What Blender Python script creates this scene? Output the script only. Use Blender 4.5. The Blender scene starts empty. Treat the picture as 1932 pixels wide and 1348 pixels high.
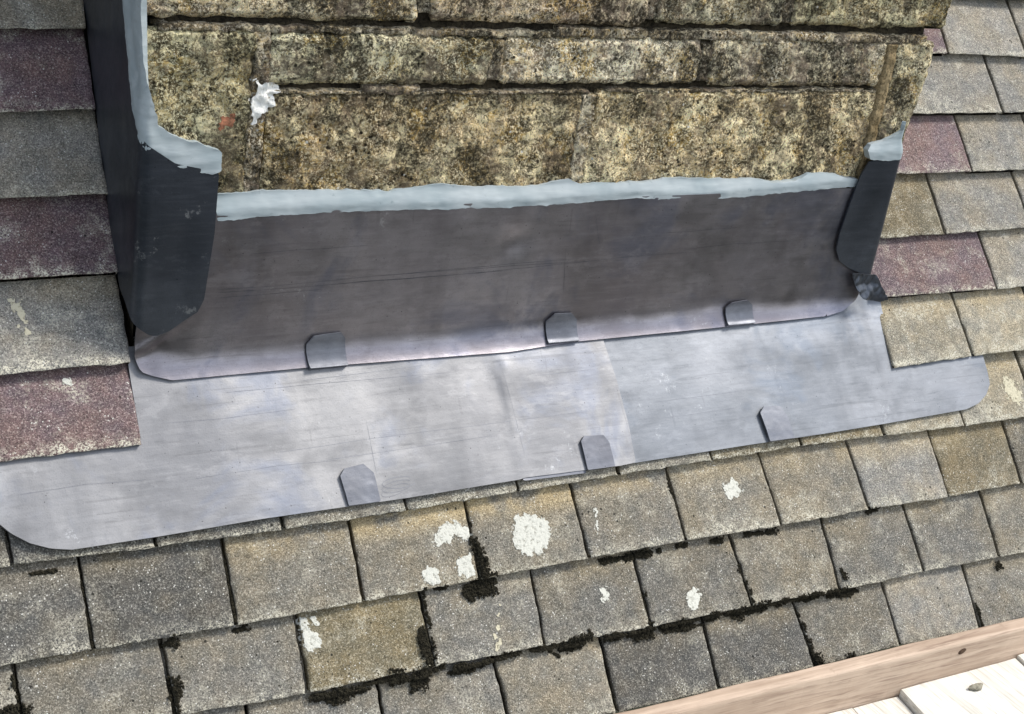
import bpy, bmesh, math, random
import numpy as np
from mathutils import Matrix, Vector, noise
random.seed(7)
SC = bpy.context.scene
# ------------------------------------------------------------------ camera
TH = 0.9083039                      # roof pitch
cam_d = bpy.data.cameras.new('camera'); cam = bpy.data.objects.new('camera', cam_d)
SC.collection.objects.link(cam)
RX = ((0.85928866, -0.4911605, 0.14277381), (-0.08392321, -0.41073417, -0.90788454), (0.50455911, 0.76815285, -0.39415898))
m = Matrix.Identity(4)
for i in range(3):
    m[i][0] = RX[0][i]; m[i][1] = -RX[1][i]; m[i][2] = -RX[2][i]
m[0][3], m[1][3], m[2][3] = 0.27713619, -1.48351659, 1.07587693
cam.matrix_world = m
cam_d.sensor_width = 36; cam_d.lens = 3015.7257/1932*36; cam_d.clip_start = .05; cam_d.clip_end = 2000
SC.camera = cam
# ------------------------------------------------------------------ light
SUN_EL, SUN_AZ = math.radians(53), math.radians(106)     # azimuth measured from +Y towards +X
w = bpy.data.worlds.new('World'); SC.world = w; w.use_nodes = True
nt = w.node_tree; nt.nodes.clear()
sky = nt.nodes.new('ShaderNodeTexSky'); sky.sky_type = 'NISHITA'; sky.sun_disc = False
sky.sun_elevation = SUN_EL; sky.sun_rotation = SUN_AZ; sky.air_density = 1.0; sky.dust_density = 1.0; sky.ozone_density = 1.0
hs = nt.nodes.new('ShaderNodeHueSaturation'); hs.inputs['Saturation'].default_value = .45
bg = nt.nodes.new('ShaderNodeBackground'); bg.inputs[1].default_value = .15
wo = nt.nodes.new('ShaderNodeOutputWorld')
nt.links.new(sky.outputs[0], hs.inputs['Color']); nt.links.new(hs.outputs[0], bg.inputs[0]); nt.links.new(bg.outputs[0], wo.inputs[0])
sd = bpy.data.lights.new('sun', 'SUN'); sd.energy = 2.0; sd.angle = math.radians(14); sd.color = (1, .94, .85)
so = bpy.data.objects.new('sun', sd); SC.collection.objects.link(so)
sv = Vector((math.sin(SUN_AZ)*math.cos(SUN_EL), math.cos(SUN_AZ)*math.cos(SUN_EL), math.sin(SUN_EL)))
so.rotation_euler = sv.to_track_quat('Z', 'Y').to_euler(); so.location = sv*6
SC.view_settings.view_transform = 'Standard'; SC.view_settings.look = 'None'
SC.view_settings.exposure = .85; SC.view_settings.gamma = 1
SC.view_settings.use_curve_mapping = False
SC.render.engine = 'CYCLES'
# ------ measured outlines, metres (roof: along eaves, up slope; chimney: x, z)
D = {"tiles":[["A",1,0.0067,0.1041,0.1747,0.1041,0.0,0.0],
["A",1,0.1747,0.1041,0.3427,0.1041,0.0,0.0],
["A",1,0.3427,0.1041,0.5107,0.1041,0.0,0.0],
["A",1,0.5107,0.1041,0.6787,0.1041,0.0,0.0],
["A",1,0.6787,0.1041,0.8443,0.1009,0.0,0.0],
["A",1,0.8443,0.1009,1.0029,0.0993,0.0,0.0],
["A",1,1.0029,0.0993,1.173,0.1,0.0,0.0],
["A",1,1.173,0.1,1.3381,0.1035,0.0,0.0],
["A",1,1.3381,0.1035,1.5002,0.1056,0.0,0.0],
["A",1,1.5002,0.1056,1.6627,0.1071,0.0,0.0],
["A",1,1.6627,0.1071,1.83,0.1096,0.0,0.0],
["A",1,1.83,0.1096,1.9928,0.1059,0.0,0.0],
["A",1,1.9928,0.1059,2.1641,0.1032,0.0,0.0],
["A",1,2.1641,0.1032,2.3311,0.1032,0.0,0.0],
["A",1,2.3311,0.1032,2.4981,0.1032,0.0,0.0],
["A",1,2.4981,0.1032,2.6651,0.1032,0.0,0.0],
["A",1,2.6651,0.1032,2.8321,0.1032,0.0,0.0],
["A",1,2.8321,0.1032,2.9991,0.1032,0.0,0.0],
["B",0,0.0825,-0.0035,0.2505,-0.0035,0.0,0.0],
["B",0,0.2505,-0.0035,0.4185,-0.0035,0.0,0.0],
["B",0,0.4185,-0.0035,0.5865,-0.0035,0.0,0.0],
["B",0,0.5865,-0.0035,0.7545,-0.0035,0.0,0.0099],
["B",0,0.7545,-0.0035,0.9244,-0.0047,0.0099,0.0384],
["B",0,0.9244,-0.0047,1.0921,-0.0035,0.0384,0.0427],
["B",0,1.0921,-0.0035,1.2575,-0.0015,0.0427,0.0538],
["B",0,1.2575,-0.0015,1.4257,0.001,0.0538,0.014],
["B",0,1.4257,0.001,1.5884,0.0014,0.014,0.0064],
["B",0,1.5884,0.0014,1.7595,-0.0007,0.0064,-0.0162],
["B",0,1.7595,-0.0007,1.9292,-0.0001,-0.0162,-0.0233],
["B",0,1.9292,-0.0001,2.0949,-0.0023,-0.0233,0.0189],
["B",0,2.0949,-0.0023,2.258,-0.0011,0.0189,0.0348],
["B",0,2.258,-0.0011,2.425,-0.0011,0.0348,0.0],
["B",0,2.425,-0.0011,2.592,-0.0011,0.0,0.0],
["B",0,2.592,-0.0011,2.759,-0.0011,0.0,0.0],
["B",0,2.759,-0.0011,2.926,-0.0011,0.0,0.0],
["B",0,2.926,-0.0011,3.093,-0.0011,0.0,0.0],
["C",-1,-0.006,-0.0882,0.162,-0.0882,0.0,0.0],
["C",-1,0.162,-0.0882,0.33,-0.0882,0.0,0.0],
["C",-1,0.33,-0.0882,0.498,-0.0882,0.0,0.0],
["C",-1,0.498,-0.0882,0.666,-0.0882,0.0,0.0167],
["C",-1,0.666,-0.0882,0.8354,-0.0938,0.0167,0.0022],
["C",-1,0.8354,-0.0938,1.0,-0.0996,0.0022,0.054],
["C",-1,1.0,-0.0996,1.1698,-0.0975,0.054,0.0518],
["C",-1,1.1698,-0.0975,1.3339,-0.1004,0.0518,0.0717],
["C",-1,1.3339,-0.1004,1.503,-0.1049,0.0717,0.0167],
["C",-1,1.503,-0.1049,1.6766,-0.1037,0.0167,-0.0273],
["C",-1,1.6766,-0.1037,1.8391,-0.1092,-0.0273,0.0577],
["C",-1,1.8391,-0.1092,2.0089,-0.1063,0.0577,0.0091],
["C",-1,2.0089,-0.1063,2.171,-0.1085,0.0091,0.0435],
["C",-1,2.171,-0.1085,2.338,-0.1085,0.0435,0.0],
["C",-1,2.338,-0.1085,2.505,-0.1085,0.0,0.0],
["C",-1,2.505,-0.1085,2.672,-0.1085,0.0,0.0],
["C",-1,2.672,-0.1085,2.839,-0.1085,0.0,0.0],
["C",-1,2.839,-0.1085,3.006,-0.1085,0.0,0.0],
["D",-2,0.4194,-0.1877,0.5874,-0.1877,0.0,0.0],
["D",-2,0.5874,-0.1877,0.7554,-0.1877,0.0,0.0],
["D",-2,0.7554,-0.1877,0.9234,-0.1877,0.0,0.0],
["D",-2,0.9234,-0.1877,1.0914,-0.1877,0.0,0.0436],
["D",-2,1.0914,-0.1877,1.2621,-0.1964,0.0436,-0.0073],
["D",-2,1.2621,-0.1964,1.4214,-0.2047,-0.0073,0.0466],
["D",-2,1.4214,-0.2047,1.5912,-0.2054,0.0466,0.0553],
["D",-2,1.5912,-0.2054,1.7644,-0.2063,0.0553,-0.0465],
["D",-2,1.7644,-0.2063,1.9304,-0.2043,-0.0465,0.0202],
["D",-2,1.9304,-0.2043,2.0939,-0.2102,0.0202,0.0645],
["D",-2,2.0939,-0.2102,2.2609,-0.2102,0.0645,0.0],
["D",-2,2.2609,-0.2102,2.4279,-0.2102,0.0,0.0],
["D",-2,2.4279,-0.2102,2.5949,-0.2102,0.0,0.0],
["D",-2,2.5949,-0.2102,2.7619,-0.2102,0.0,0.0],
["D",-2,2.7619,-0.2102,2.9289,-0.2102,0.0,0.0],
["L",2,0.5969,0.2201,0.8469,0.2228,0.0,0.0324],
["X",2,0.4289,0.2201,0.5969,0.2201,0.0,0.0],
["X",2,0.2609,0.2201,0.4289,0.2201,0.0,0.0],
["L",3,0.5694,0.322,0.8494,0.322,0.0,0.0474],
["X",3,0.4014,0.322,0.5694,0.322,0.0,0.0],
["X",3,0.2334,0.322,0.4014,0.322,0.0,0.0],
["L",4,0.6025,0.4331,0.8525,0.435,0.0,0.0504],
["X",4,0.4345,0.4331,0.6025,0.4331,0.0,0.0],
["X",4,0.2665,0.4331,0.4345,0.4331,0.0,0.0],
["L",5,0.5753,0.5304,0.8553,0.5347,0.0,0.0445],
["X",5,0.4073,0.5304,0.5753,0.5304,0.0,0.0],
["X",5,0.2393,0.5304,0.4073,0.5304,0.0,0.0],
["L",6,0.6066,0.637,0.8566,0.644,0.0,0.0581],
["X",6,0.4386,0.637,0.6066,0.637,0.0,0.0],
["X",6,0.2706,0.637,0.4386,0.637,0.0,0.0],
["L",7,0.5798,0.7419,0.8598,0.7497,0.0,0.1066],
["X",7,0.4118,0.7419,0.5798,0.7419,0.0,0.0],
["X",7,0.2438,0.7419,0.4118,0.7419,0.0,0.0],
["R",2,2.0386,0.208,2.2144,0.2124,0.0477,0.0229],
["R",2,2.2144,0.2124,2.3824,0.2129,0.0229,0.0138],
["R",2,2.3824,0.2129,2.5504,0.2134,0.0138,0.0083],
["R",2,2.5504,0.2134,2.7184,0.2139,0.0083,0.005],
["R",2,2.7184,0.2139,2.8864,0.2144,0.005,0.003],
["R",2,2.8864,0.2144,3.0544,0.2149,0.003,0.0018],
["R",3,2.035,0.3216,2.3073,0.3192,0.0,0.0428],
["R",3,2.3073,0.3192,2.4753,0.3197,0.0428,0.0257],
["R",3,2.4753,0.3197,2.6433,0.3202,0.0257,0.0154],
["R",3,2.6433,0.3202,2.8113,0.3207,0.0154,0.0092],
["R",3,2.8113,0.3207,2.9793,0.3212,0.0092,0.0055],
["R",3,2.9793,0.3212,3.1473,0.3217,0.0055,0.0033],
["R",4,2.047,0.4176,2.223,0.4184,0.0,0.0549],
["R",4,2.223,0.4184,2.4259,0.421,0.0549,0.0283],
["R",4,2.4259,0.421,2.5939,0.4215,0.0283,0.017],
["R",4,2.5939,0.4215,2.7619,0.422,0.017,0.0102],
["R",4,2.7619,0.422,2.9299,0.4225,0.0102,0.0061],
["R",4,2.9299,0.4225,3.0979,0.423,0.0061,0.0037],
["R",4,3.0979,0.423,3.2659,0.4235,0.0037,0.0022],
["R",5,2.059,0.5243,2.3197,0.5234,0.0,0.0665],
["R",5,2.3197,0.5234,2.4877,0.5239,0.0665,0.0399],
["R",5,2.4877,0.5239,2.6557,0.5244,0.0399,0.0239],
["R",5,2.6557,0.5244,2.8237,0.5249,0.0239,0.0144],
["R",5,2.8237,0.5249,2.9917,0.5254,0.0144,0.0086],
["R",5,2.9917,0.5254,3.1597,0.5259,0.0086,0.0052],
["R",6,2.071,0.6271,2.4282,0.6271,0.0,0.0533],
["R",6,2.4282,0.6271,2.5962,0.6276,0.0533,0.032],
["R",6,2.5962,0.6276,2.7642,0.6281,0.032,0.0192],
["R",6,2.7642,0.6281,2.9322,0.6286,0.0192,0.0115],
["R",6,2.9322,0.6286,3.1002,0.6291,0.0115,0.0069],
["R",6,3.1002,0.6291,3.2682,0.6296,0.0069,0.0041],
["R",7,2.083,0.7343,2.3328,0.7348,0.0,0.0928],
["R",7,2.3328,0.7348,2.5246,0.7313,0.0928,0.0354],
["R",7,2.5246,0.7313,2.6926,0.7318,0.0354,0.0212],
["R",7,2.6926,0.7318,2.8606,0.7323,0.0212,0.0127],
["R",7,2.8606,0.7323,3.0286,0.7328,0.0127,0.0076],
["R",7,3.0286,0.7328,3.1966,0.7333,0.0076,0.0046],
["R",7,3.1966,0.7333,3.3646,0.7338,0.0046,0.0028]],"arrisL":[[0.8516,0.5172],[0.8576,0.3073],[0.8388,0.6682]],"arrisR":[[2.0302,0.5283],[2.0356,0.6418],[2.0621,0.7211],[2.0589,0.662]],"perp":{"quoinL":[[0.9881,0.6412],[0.9884,0.4687]],"mid1":[[1.3009,0.6528],[1.302,0.5887]],"mid2":[[1.6294,0.6549],[1.6263,0.5928]],"quoinR":[[1.9645,0.6487],[1.9618,0.4214]],"bot1":[[1.4479,0.5782],[1.4493,0.4617]],"top1":[[1.1906,0.6831],[1.1903,0.6638]],"top2":[[1.5226,0.6916],[1.5271,0.6708]],"top3":[[1.7502,0.6923],[1.7587,0.6719]]},"bed1":[[0.862,0.6588],[0.9869,0.6547],[1.1944,0.6555],[1.4201,0.6583],[1.6768,0.6644],[1.9084,0.6633],[2.0334,0.6639]],"bed2":[[1.0063,0.5838],[1.1293,0.5839],[1.3264,0.5866],[1.4332,0.5902],[1.6053,0.5868],[1.933,0.5839]],"mastic_front":[[0.9422,0.4282],[1.0032,0.4322],[1.0861,0.4336],[1.1878,0.433],[1.2953,0.4302],[1.4165,0.4314],[1.5443,0.4358],[1.6268,0.4297],[1.7299,0.4308],[1.8269,0.4355],[1.9407,0.44],[1.9435,0.4516],[1.8803,0.4616],[1.85,0.4608],[1.8224,0.4519],[1.7831,0.4506],[1.7525,0.4555],[1.6758,0.4578],[1.6104,0.4613],[1.5574,0.4575],[1.4537,0.4569],[1.4353,0.4649],[1.4111,0.4612],[1.3873,0.4561],[1.2911,0.4577],[1.2439,0.4635],[1.2066,0.4604],[1.1699,0.4568],[1.0975,0.4592],[1.0414,0.4618],[1.0006,0.4618],[0.9411,0.4599]],"side_leadtop":[[0.0107,0.5247],[-0.0249,0.5537],[-0.0399,0.5708],[-0.0601,0.6143],[-0.0871,0.6438],[-0.103,0.6643]],"wrapL_front":[[0.0031,0.5199],[0.0382,0.5028],[0.0918,0.4906],[0.0915,0.4152],[0.0843,0.3309],[0.0774,0.3155],[0.0603,0.3044],[0.0433,0.2926],[0.0273,0.2877],[0.0187,0.2898],[0.008,0.2976]],"mastL_front":[[-0.0118,0.6885],[0.0029,0.6889],[-0.0072,0.6799],[-0.0126,0.67],[-0.0079,0.6479],[-0.0048,0.6125],[0.0053,0.5915],[0.0126,0.5703],[0.0182,0.5469],[0.0297,0.5393],[0.0459,0.5297],[0.0683,0.525],[0.0933,0.5143],[0.093,0.4925],[0.0836,0.4889],[0.0577,0.4934],[0.0383,0.5003],[0.0195,0.5032],[0.0052,0.5148]],"wrapR":[[1.9493,0.4807],[2.0216,0.4848],[2.0233,0.4998],[2.0211,0.3987],[2.0217,0.2924],[2.0007,0.2964],[1.9615,0.311],[1.9396,0.3236],[1.9275,0.3432],[1.9263,0.3688],[1.9323,0.4191],[1.9398,0.4603]],"mastR":[[1.9497,0.4838],[1.9422,0.4979],[1.9481,0.5059],[1.9728,0.5112],[1.992,0.5174],[2.0055,0.5254],[2.0168,0.5367],[2.0185,0.5088],[2.0185,0.4856],[1.9919,0.4845],[1.9651,0.4851]],"tabR":[[1.9649,0.3053],[2.0184,0.2976],[2.0346,0.2744],[2.05,0.2572],[2.0321,0.254],[2.0145,0.257],[1.9954,0.2619],[1.9796,0.2781]],"lead_low_L":[[0.6673,0.1556],[0.6812,0.1397],[0.6996,0.1261],[0.7218,0.1167],[0.7451,0.112],[0.8476,0.1127],[0.9804,0.1159],[1.1747,0.116],[1.3391,0.1188],[1.3493,0.1204],[1.4424,0.1191],[1.5004,0.118],[1.5266,0.1193]],"lead_low_lapline":[[1.5266,0.1193],[1.5305,0.1754],[1.529,0.2413],[1.5236,0.3005],[1.5222,0.3316]],"lead_low_R":[[1.5266,0.1193],[1.7166,0.1216],[1.8781,0.1225],[1.9964,0.1245],[2.1707,0.1291],[2.2006,0.1357],[2.2238,0.1484],[2.2389,0.1648],[2.242,0.187],[2.2421,0.205]],"crease":[[1.8184,0.1227],[1.8181,0.1932],[1.8114,0.2517],[1.7983,0.3112]],"crease2":[[1.3497,0.1218],[1.3565,0.1944],[1.3579,0.2538],[1.349,0.2772]],"foot_v":0.287,"prof":[[0.1812,0.2226],[0.1833,0.2248],[0.1854,0.227],[0.1875,0.2291],[0.1895,0.2313],[0.1914,0.2337],[0.1932,0.2361],[0.1948,0.2386],[0.1963,0.2412],[0.1976,0.2439],[0.1988,0.2466],[0.1999,0.2494],[0.2007,0.2523],[0.2014,0.2552],[0.202,0.2582],[0.2024,0.2611],[0.2026,0.2641],[0.2027,0.2671],[0.2027,0.2701],[0.2027,0.2731],[0.2027,0.2761],[0.2027,0.2791],[0.2027,0.2821],[0.2027,0.2851],[0.2027,0.2881],[0.2027,0.2911],[0.2027,0.2941],[0.2027,0.2971],[0.2027,0.3001],[0.2027,0.3031],[0.2027,0.3061],[0.2027,0.3091],[0.2027,0.3121],[0.2027,0.3151],[0.2027,0.3181],[0.2027,0.3211],[0.2027,0.3241],[0.2027,0.3271],[0.2027,0.3301],[0.2027,0.3331],[0.2027,0.3361],[0.2027,0.3391],[0.2027,0.3421],[0.2027,0.3451],[0.2027,0.3481],[0.2027,0.3511],[0.2027,0.3541],[0.2027,0.3571],[0.2027,0.3601],[0.2027,0.3631],[0.2027,0.3661],[0.2027,0.3691],[0.2027,0.3721],[0.2027,0.3751],[0.2027,0.3781],[0.2027,0.3811],[0.2027,0.3841],[0.2027,0.3871],[0.2027,0.3901],[0.2027,0.3931],[0.2027,0.3961],[0.2027,0.3991],[0.2027,0.4021],[0.2027,0.4051],[0.2027,0.4081],[0.2027,0.4111],[0.2027,0.4141],[0.2027,0.4171],[0.2027,0.4201],[0.2027,0.4231],[0.2027,0.4261],[0.2027,0.4291],[0.2027,0.4321],[0.2027,0.4351],[0.2027,0.4381],[0.2027,0.4411],[0.2027,0.4441],[0.2027,0.4471],[0.2027,0.4501],[0.2027,0.4531],[0.2027,0.4561],[0.2027,0.4591],[0.2027,0.4621],[0.2027,0.4651],[0.2027,0.4681],[0.2027,0.4711],[0.2027,0.4741],[0.2027,0.4771],[0.2027,0.4801],[0.2027,0.4831],[0.2027,0.4861],[0.2027,0.4891],[0.2027,0.4921],[0.2027,0.4951],[0.2027,0.4981]],"upper":[[0.853,0.059],[0.8496,0.034],[0.8587,0.025],[0.8741,0.018],[0.896,0.011],[0.96,0.011],[1.0727,0.011],[1.367,0.006],[1.4802,0.012],[1.7416,0.013],[1.9374,0.015],[1.9713,0.021],[1.9964,0.036],[1.9909,0.06],[1.9669,0.096]],"clipsU":[[[1.074,0.011],[1.1272,0.012],[1.1257,0.047],[1.1189,0.056],[1.081,0.054],[1.0718,0.043],[1.0717,0.032]],[[1.4293,0.015],[1.4799,0.016],[1.4787,0.045],[1.4681,0.056],[1.4402,0.057],[1.4274,0.046],[1.4281,0.032]],[[1.7419,0.017],[1.7933,0.018],[1.7899,0.044],[1.7788,0.053],[1.7495,0.051],[1.7394,0.043],[1.74,0.031]]],"clipsD":[[[1.0895,0.1179],[1.1341,0.1181],[1.1326,0.1535],[1.1208,0.1667],[1.0938,0.1638],[1.0861,0.1552]],[[1.445,0.1197],[1.4903,0.1201],[1.4898,0.1519],[1.4834,0.1632],[1.4517,0.1653],[1.4447,0.1586]],[[1.7641,0.1235],[1.8113,0.1237],[1.8081,0.1558],[1.7995,0.1722],[1.7692,0.1746],[1.7593,0.1659]]],"scrU":[[[0.944,0.125],[1.0245,0.125],[1.1095,0.128],[1.1984,0.13],[1.2914,0.131],[1.3889,0.131],[1.4912,0.131]],[[0.9443,0.121],[1.0529,0.121],[1.1542,0.123],[1.2531,0.124],[1.3569,0.125]],[[0.9502,0.114],[1.0253,0.115],[1.0891,0.116]],[[1.1102,0.122],[1.23,0.123],[1.3896,0.127],[1.5616,0.134],[1.6533,0.135]],[[1.1534,0.129],[1.3071,0.133],[1.473,0.136]],[[1.4426,0.151],[1.4466,0.12],[1.4508,0.084]],[[1.4807,0.203],[1.4902,0.172],[1.5001,0.148]],[[1.3206,0.044],[1.3699,0.046]],[[1.5998,0.167],[1.7408,0.168]],[[0.9864,0.169],[1.1483,0.172]],[[1.6426,0.14],[1.7278,0.142],[1.8471,0.142]]],"scrL":[[[1.0091,0.1944],[1.1397,0.1978],[1.2627,0.1983],[1.3768,0.199],[1.462,0.1989]],[[1.0622,0.1779],[1.1805,0.1791],[1.3148,0.1823]],[[0.9565,0.2767],[1.0545,0.2767],[1.1572,0.2753],[1.2734,0.2738]],[[0.8709,0.2469],[0.9503,0.2449],[1.0482,0.2468]],[[1.1383,0.2247],[1.1373,0.148]],[[1.3923,0.2574],[1.4959,0.2569]],[[1.3513,0.2762],[1.3547,0.194],[1.3554,0.1498]],[[0.6929,0.1823],[0.7715,0.1846],[0.8462,0.1814]],[[1.0556,0.2822],[1.2369,0.2867]],[[1.5786,0.2006],[1.7605,0.2023]],[[1.5896,0.1761],[1.7329,0.1783]],[[1.2485,0.1093],[1.2805,0.1264],[1.3121,0.1405]],[[0.8969,0.175],[1.0057,0.178],[1.0906,0.1758]]],"lichen":[[[1.2114,0.0708],[1.224,0.0794],[1.2471,0.0776],[1.2599,0.0639],[1.2596,0.0514],[1.2479,0.0517],[1.2369,0.0589],[1.2222,0.052],[1.2066,0.0508],[1.2024,0.0569]],[[1.2301,0.0267],[1.2394,0.0336],[1.2512,0.0305],[1.2541,0.0107],[1.2452,0.0024],[1.2292,0.0076],[1.2246,0.0152]],[[1.1826,0.027],[1.1917,0.027],[1.2019,0.0173],[1.1995,0.0054],[1.1866,0.002],[1.1789,0.0086],[1.1777,0.0176]],[[1.3274,0.0722],[1.3428,0.0751],[1.3662,0.0691],[1.3771,0.0582],[1.3771,0.0403],[1.3644,0.0243],[1.3421,0.017],[1.323,0.0226],[1.3159,0.0349],[1.3205,0.0484]],[[1.6774,0.073],[1.6922,0.0781],[1.7043,0.0727],[1.7064,0.0592],[1.6959,0.049],[1.6805,0.0487],[1.6716,0.0583]],[[1.439,-0.0421],[1.448,-0.0406],[1.4485,-0.0565],[1.4407,-0.0639],[1.4361,-0.0545]],[[1.5738,-0.0657],[1.5887,-0.0643],[1.5954,-0.0743],[1.5853,-0.0919],[1.5736,-0.0944],[1.5661,-0.0814]],[[1.0056,-0.0077],[1.016,-0.0081],[1.0168,-0.0225],[1.0298,-0.0279],[1.0247,-0.0515],[1.0085,-0.0487],[1.0058,-0.0334]],[[1.0228,-0.0086],[1.0296,-0.0097],[1.0307,-0.019],[1.0224,-0.0189]],[[1.2757,-0.0355],[1.2829,-0.0353],[1.2752,-0.063],[1.2685,-0.0974],[1.2538,-0.0962],[1.2662,-0.0683]],[[2.2779,0.1769],[2.2928,0.1773],[2.312,0.1576],[2.3115,0.1273],[2.2873,0.1253],[2.2709,0.142]],[[0.7199,0.4161],[0.7318,0.414],[0.74,0.3941],[0.7381,0.3719],[0.7327,0.3678],[0.7244,0.3825],[0.72,0.3988]],[[0.7684,0.3125],[0.7742,0.3139],[0.7787,0.3064],[0.7737,0.3018],[0.7679,0.3049]],[[1.4452,0.0306],[1.4482,0.0288],[1.457,0.0655],[1.4545,0.0695]]],"moss":[[[1.2593,0.0501],[1.2658,0.0248],[1.2641,0.0022],9],[[1.2404,-0.0092],[1.2635,-0.0115],[1.272,-0.0087],20],[[1.2355,-0.014],[1.2436,-0.0235],12],[[1.188,-0.0023],[1.2107,-0.0032],6],[[1.1766,-0.0025],[1.1767,-0.0463],4],[[1.163,-0.0507],[1.1655,-0.0678],[1.1675,-0.0914],13],[[1.116,-0.1005],[1.1471,-0.1109],[1.1673,-0.1033],[1.1831,-0.0996],14],[[1.0759,-0.1022],[1.1158,-0.1018],5],[[1.2009,-0.1055],[1.223,-0.1095],11],[[1.1961,-0.11],[1.2712,-0.1033],6],[[1.0247,-0.1117],[1.0464,-0.1082],13],[[1.0051,-0.1054],[1.0819,-0.1084],7],[[1.2714,-0.102],[1.3355,-0.1024],[1.4019,-0.1021],7],[[1.3587,-0.1085],[1.3901,-0.1092],8],[[1.3355,-0.1024],[1.3567,-0.1172],4],[[1.5039,-0.0582],[1.5036,-0.1017],6],[[1.4262,-0.1063],[1.4773,-0.1087],[1.5305,-0.1077],[1.5943,-0.1067],[1.6781,-0.1087],7],[[1.5291,-0.1132],[1.592,-0.1152],6],[[1.6534,-0.1121],[1.6873,-0.1102],11],[[1.4763,-0.1128],[1.5029,-0.1117],9],[[1.6736,-0.0551],[1.6792,-0.0975],8],[[1.6716,-0.0091],[1.6754,-0.0553],3],[[1.6785,-0.1072],[1.7561,-0.1077],[1.8162,-0.1081],[1.8769,-0.1115],7],[[1.8303,-0.1119],[1.8812,-0.1145],9],[[1.8505,-0.0782],[1.8541,-0.0906],7],[[1.6397,-0.0046],[1.6546,-0.0052],8],[[1.6971,-0.0036],[1.7529,-0.0068],6],[[1.5783,-0.0017],[1.5934,-0.0039],8],[[1.4939,-0.0056],[1.5476,-0.0047],10],[[1.4505,-0.0049],[1.4939,-0.0056],5],[[1.7619,-0.1224],[1.7652,-0.1803],[1.7688,-0.209],7],[[1.7715,-0.1928],[1.7725,-0.2067],9],[[2.1009,-0.17],[2.0994,-0.2091],6],[[2.1673,-0.1207],[2.1914,-0.1193],9],[[1.8283,-0.2053],[1.8482,-0.2073],9],[[0.8416,-0.0571],[0.8446,-0.0699],14],[[0.8359,-0.053],[0.8394,-0.0902],7],[[0.8349,-0.0118],[0.8524,-0.0099],8],[[0.9239,-0.0098],[0.9409,-0.0083],5],[[0.6993,0.0932],[0.7259,0.0927],5],[[1.5852,0.0937],[1.5878,0.0104],2],[[0.9279,0.0721],[0.9255,-0.0006],3],[[0.7551,0.0858],[0.7547,0.0011],3],[[0.6652,-0.0183],[0.6695,-0.0587],6],[[0.6447,-0.0521],[0.6725,-0.0575],12],[[1.4043,-0.0919],[1.4088,-0.1082],4],[[1.5891,-0.1088],[1.6075,-0.1089],5],[[1.9309,-0.002],[1.9527,-0.0009],4],[[1.2611,0.0882],[1.2661,0.0561],4]],"splash":[[0.9828,0.5977],[0.9923,0.5927],[1.0071,0.5965],[1.0112,0.5883],[1.0081,0.5788],[1.014,0.5724],[1.005,0.5609],[0.9943,0.5546],[0.9931,0.5456],[0.9822,0.5419],[0.9765,0.5483],[0.9797,0.5725],[0.9811,0.5864]],"redspot":[[0.9427,0.5487],[0.95,0.5537],[0.9598,0.5523],[0.9573,0.5434],[0.9479,0.5391],[0.9413,0.5411]]}
# ------------------------------------------------------------------ helpers
C = SC.collection
CT, ST = math.cos(TH), math.sin(TH)
YC = .210                            # front face of the chimney
fr = noise.noise
def nz(x, y, z, s, seed=0.): return fr(Vector((x*s+seed*7.31, y*s-seed*3.17, z*s+seed*1.93)))
def fbm(x, y, z, s, o=3, seed=0.):
    v = 0; a = 1
    for i in range(o):
        v += a*nz(x, y, z, s, seed+i); s *= 2.1; a *= .5
    return v
def sm(x, a=0., b=1.):
    t = min(max((x-a)/(b-a), 0), 1); return t*t*(3-2*t)
def roofP(u, v, w=0.): return (u, v*CT-w*ST, v*ST+w*CT)
def lw(v): return .0025-.0148*min(max((v-.105)/.20, 0), 1)
def tag(o, label=None, cat=None, group=None, kind=None):
    for k, v in (('label', label), ('category', cat), ('group', group), ('kind', kind)):
        if v: o[k] = v
    return o
def empty(name, loc=(0, 0, 0)):
    o = bpy.data.objects.new(name, None); C.objects.link(o); o.location = loc; o.empty_display_size = .05; return o
def mk(name, verts, faces, mat, parent=None, smooth=True, origin=None, rx=0.):
    """mesh in world coordinates; origin/rx give the object its own frame"""
    me = bpy.data.meshes.new(name)
    vs = [Vector(v) for v in verts]
    if origin is not None:
        M = Matrix.Translation(Vector(origin)) @ Matrix.Rotation(rx, 4, 'X'); Mi = M.inverted()
        vs = [Mi @ v for v in vs]
    me.from_pydata([tuple(v) for v in vs], [], faces); me.validate()
    me.polygons.foreach_set('use_smooth', [smooth]*len(me.polygons)); me.materials.append(mat); me.update()
    o = bpy.data.objects.new(name, me); C.objects.link(o)
    if origin is not None: o.location = origin; o.rotation_euler = (rx, 0, 0)
    if parent is not None:
        pl = Matrix.Translation(parent.location); o.parent = parent; o.matrix_parent_inverse = pl.inverted()
    return o
def polysd(px, py, poly):
    """signed distance (positive inside) of arrays px,py to a polygon"""
    P = np.array(poly, float); d = np.full(px.shape, 1e9); ins = np.zeros(px.shape, bool)
    for i in range(len(P)):
        a = P[i]; b = P[(i+1) % len(P)]; e = b-a; L = e@e+1e-18
        t = np.clip(((px-a[0])*e[0]+(py-a[1])*e[1])/L, 0, 1)
        d = np.minimum(d, np.hypot(px-a[0]-t*e[0], py-a[1]-t*e[1]))
        c = (a[1] > py) != (b[1] > py)
        xx = (b[0]-a[0])*(py-a[1])/((b[1]-a[1]) or 1e-12)+a[0]
        ins ^= c & (px < xx)
    return np.where(ins, d, -d)
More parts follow.
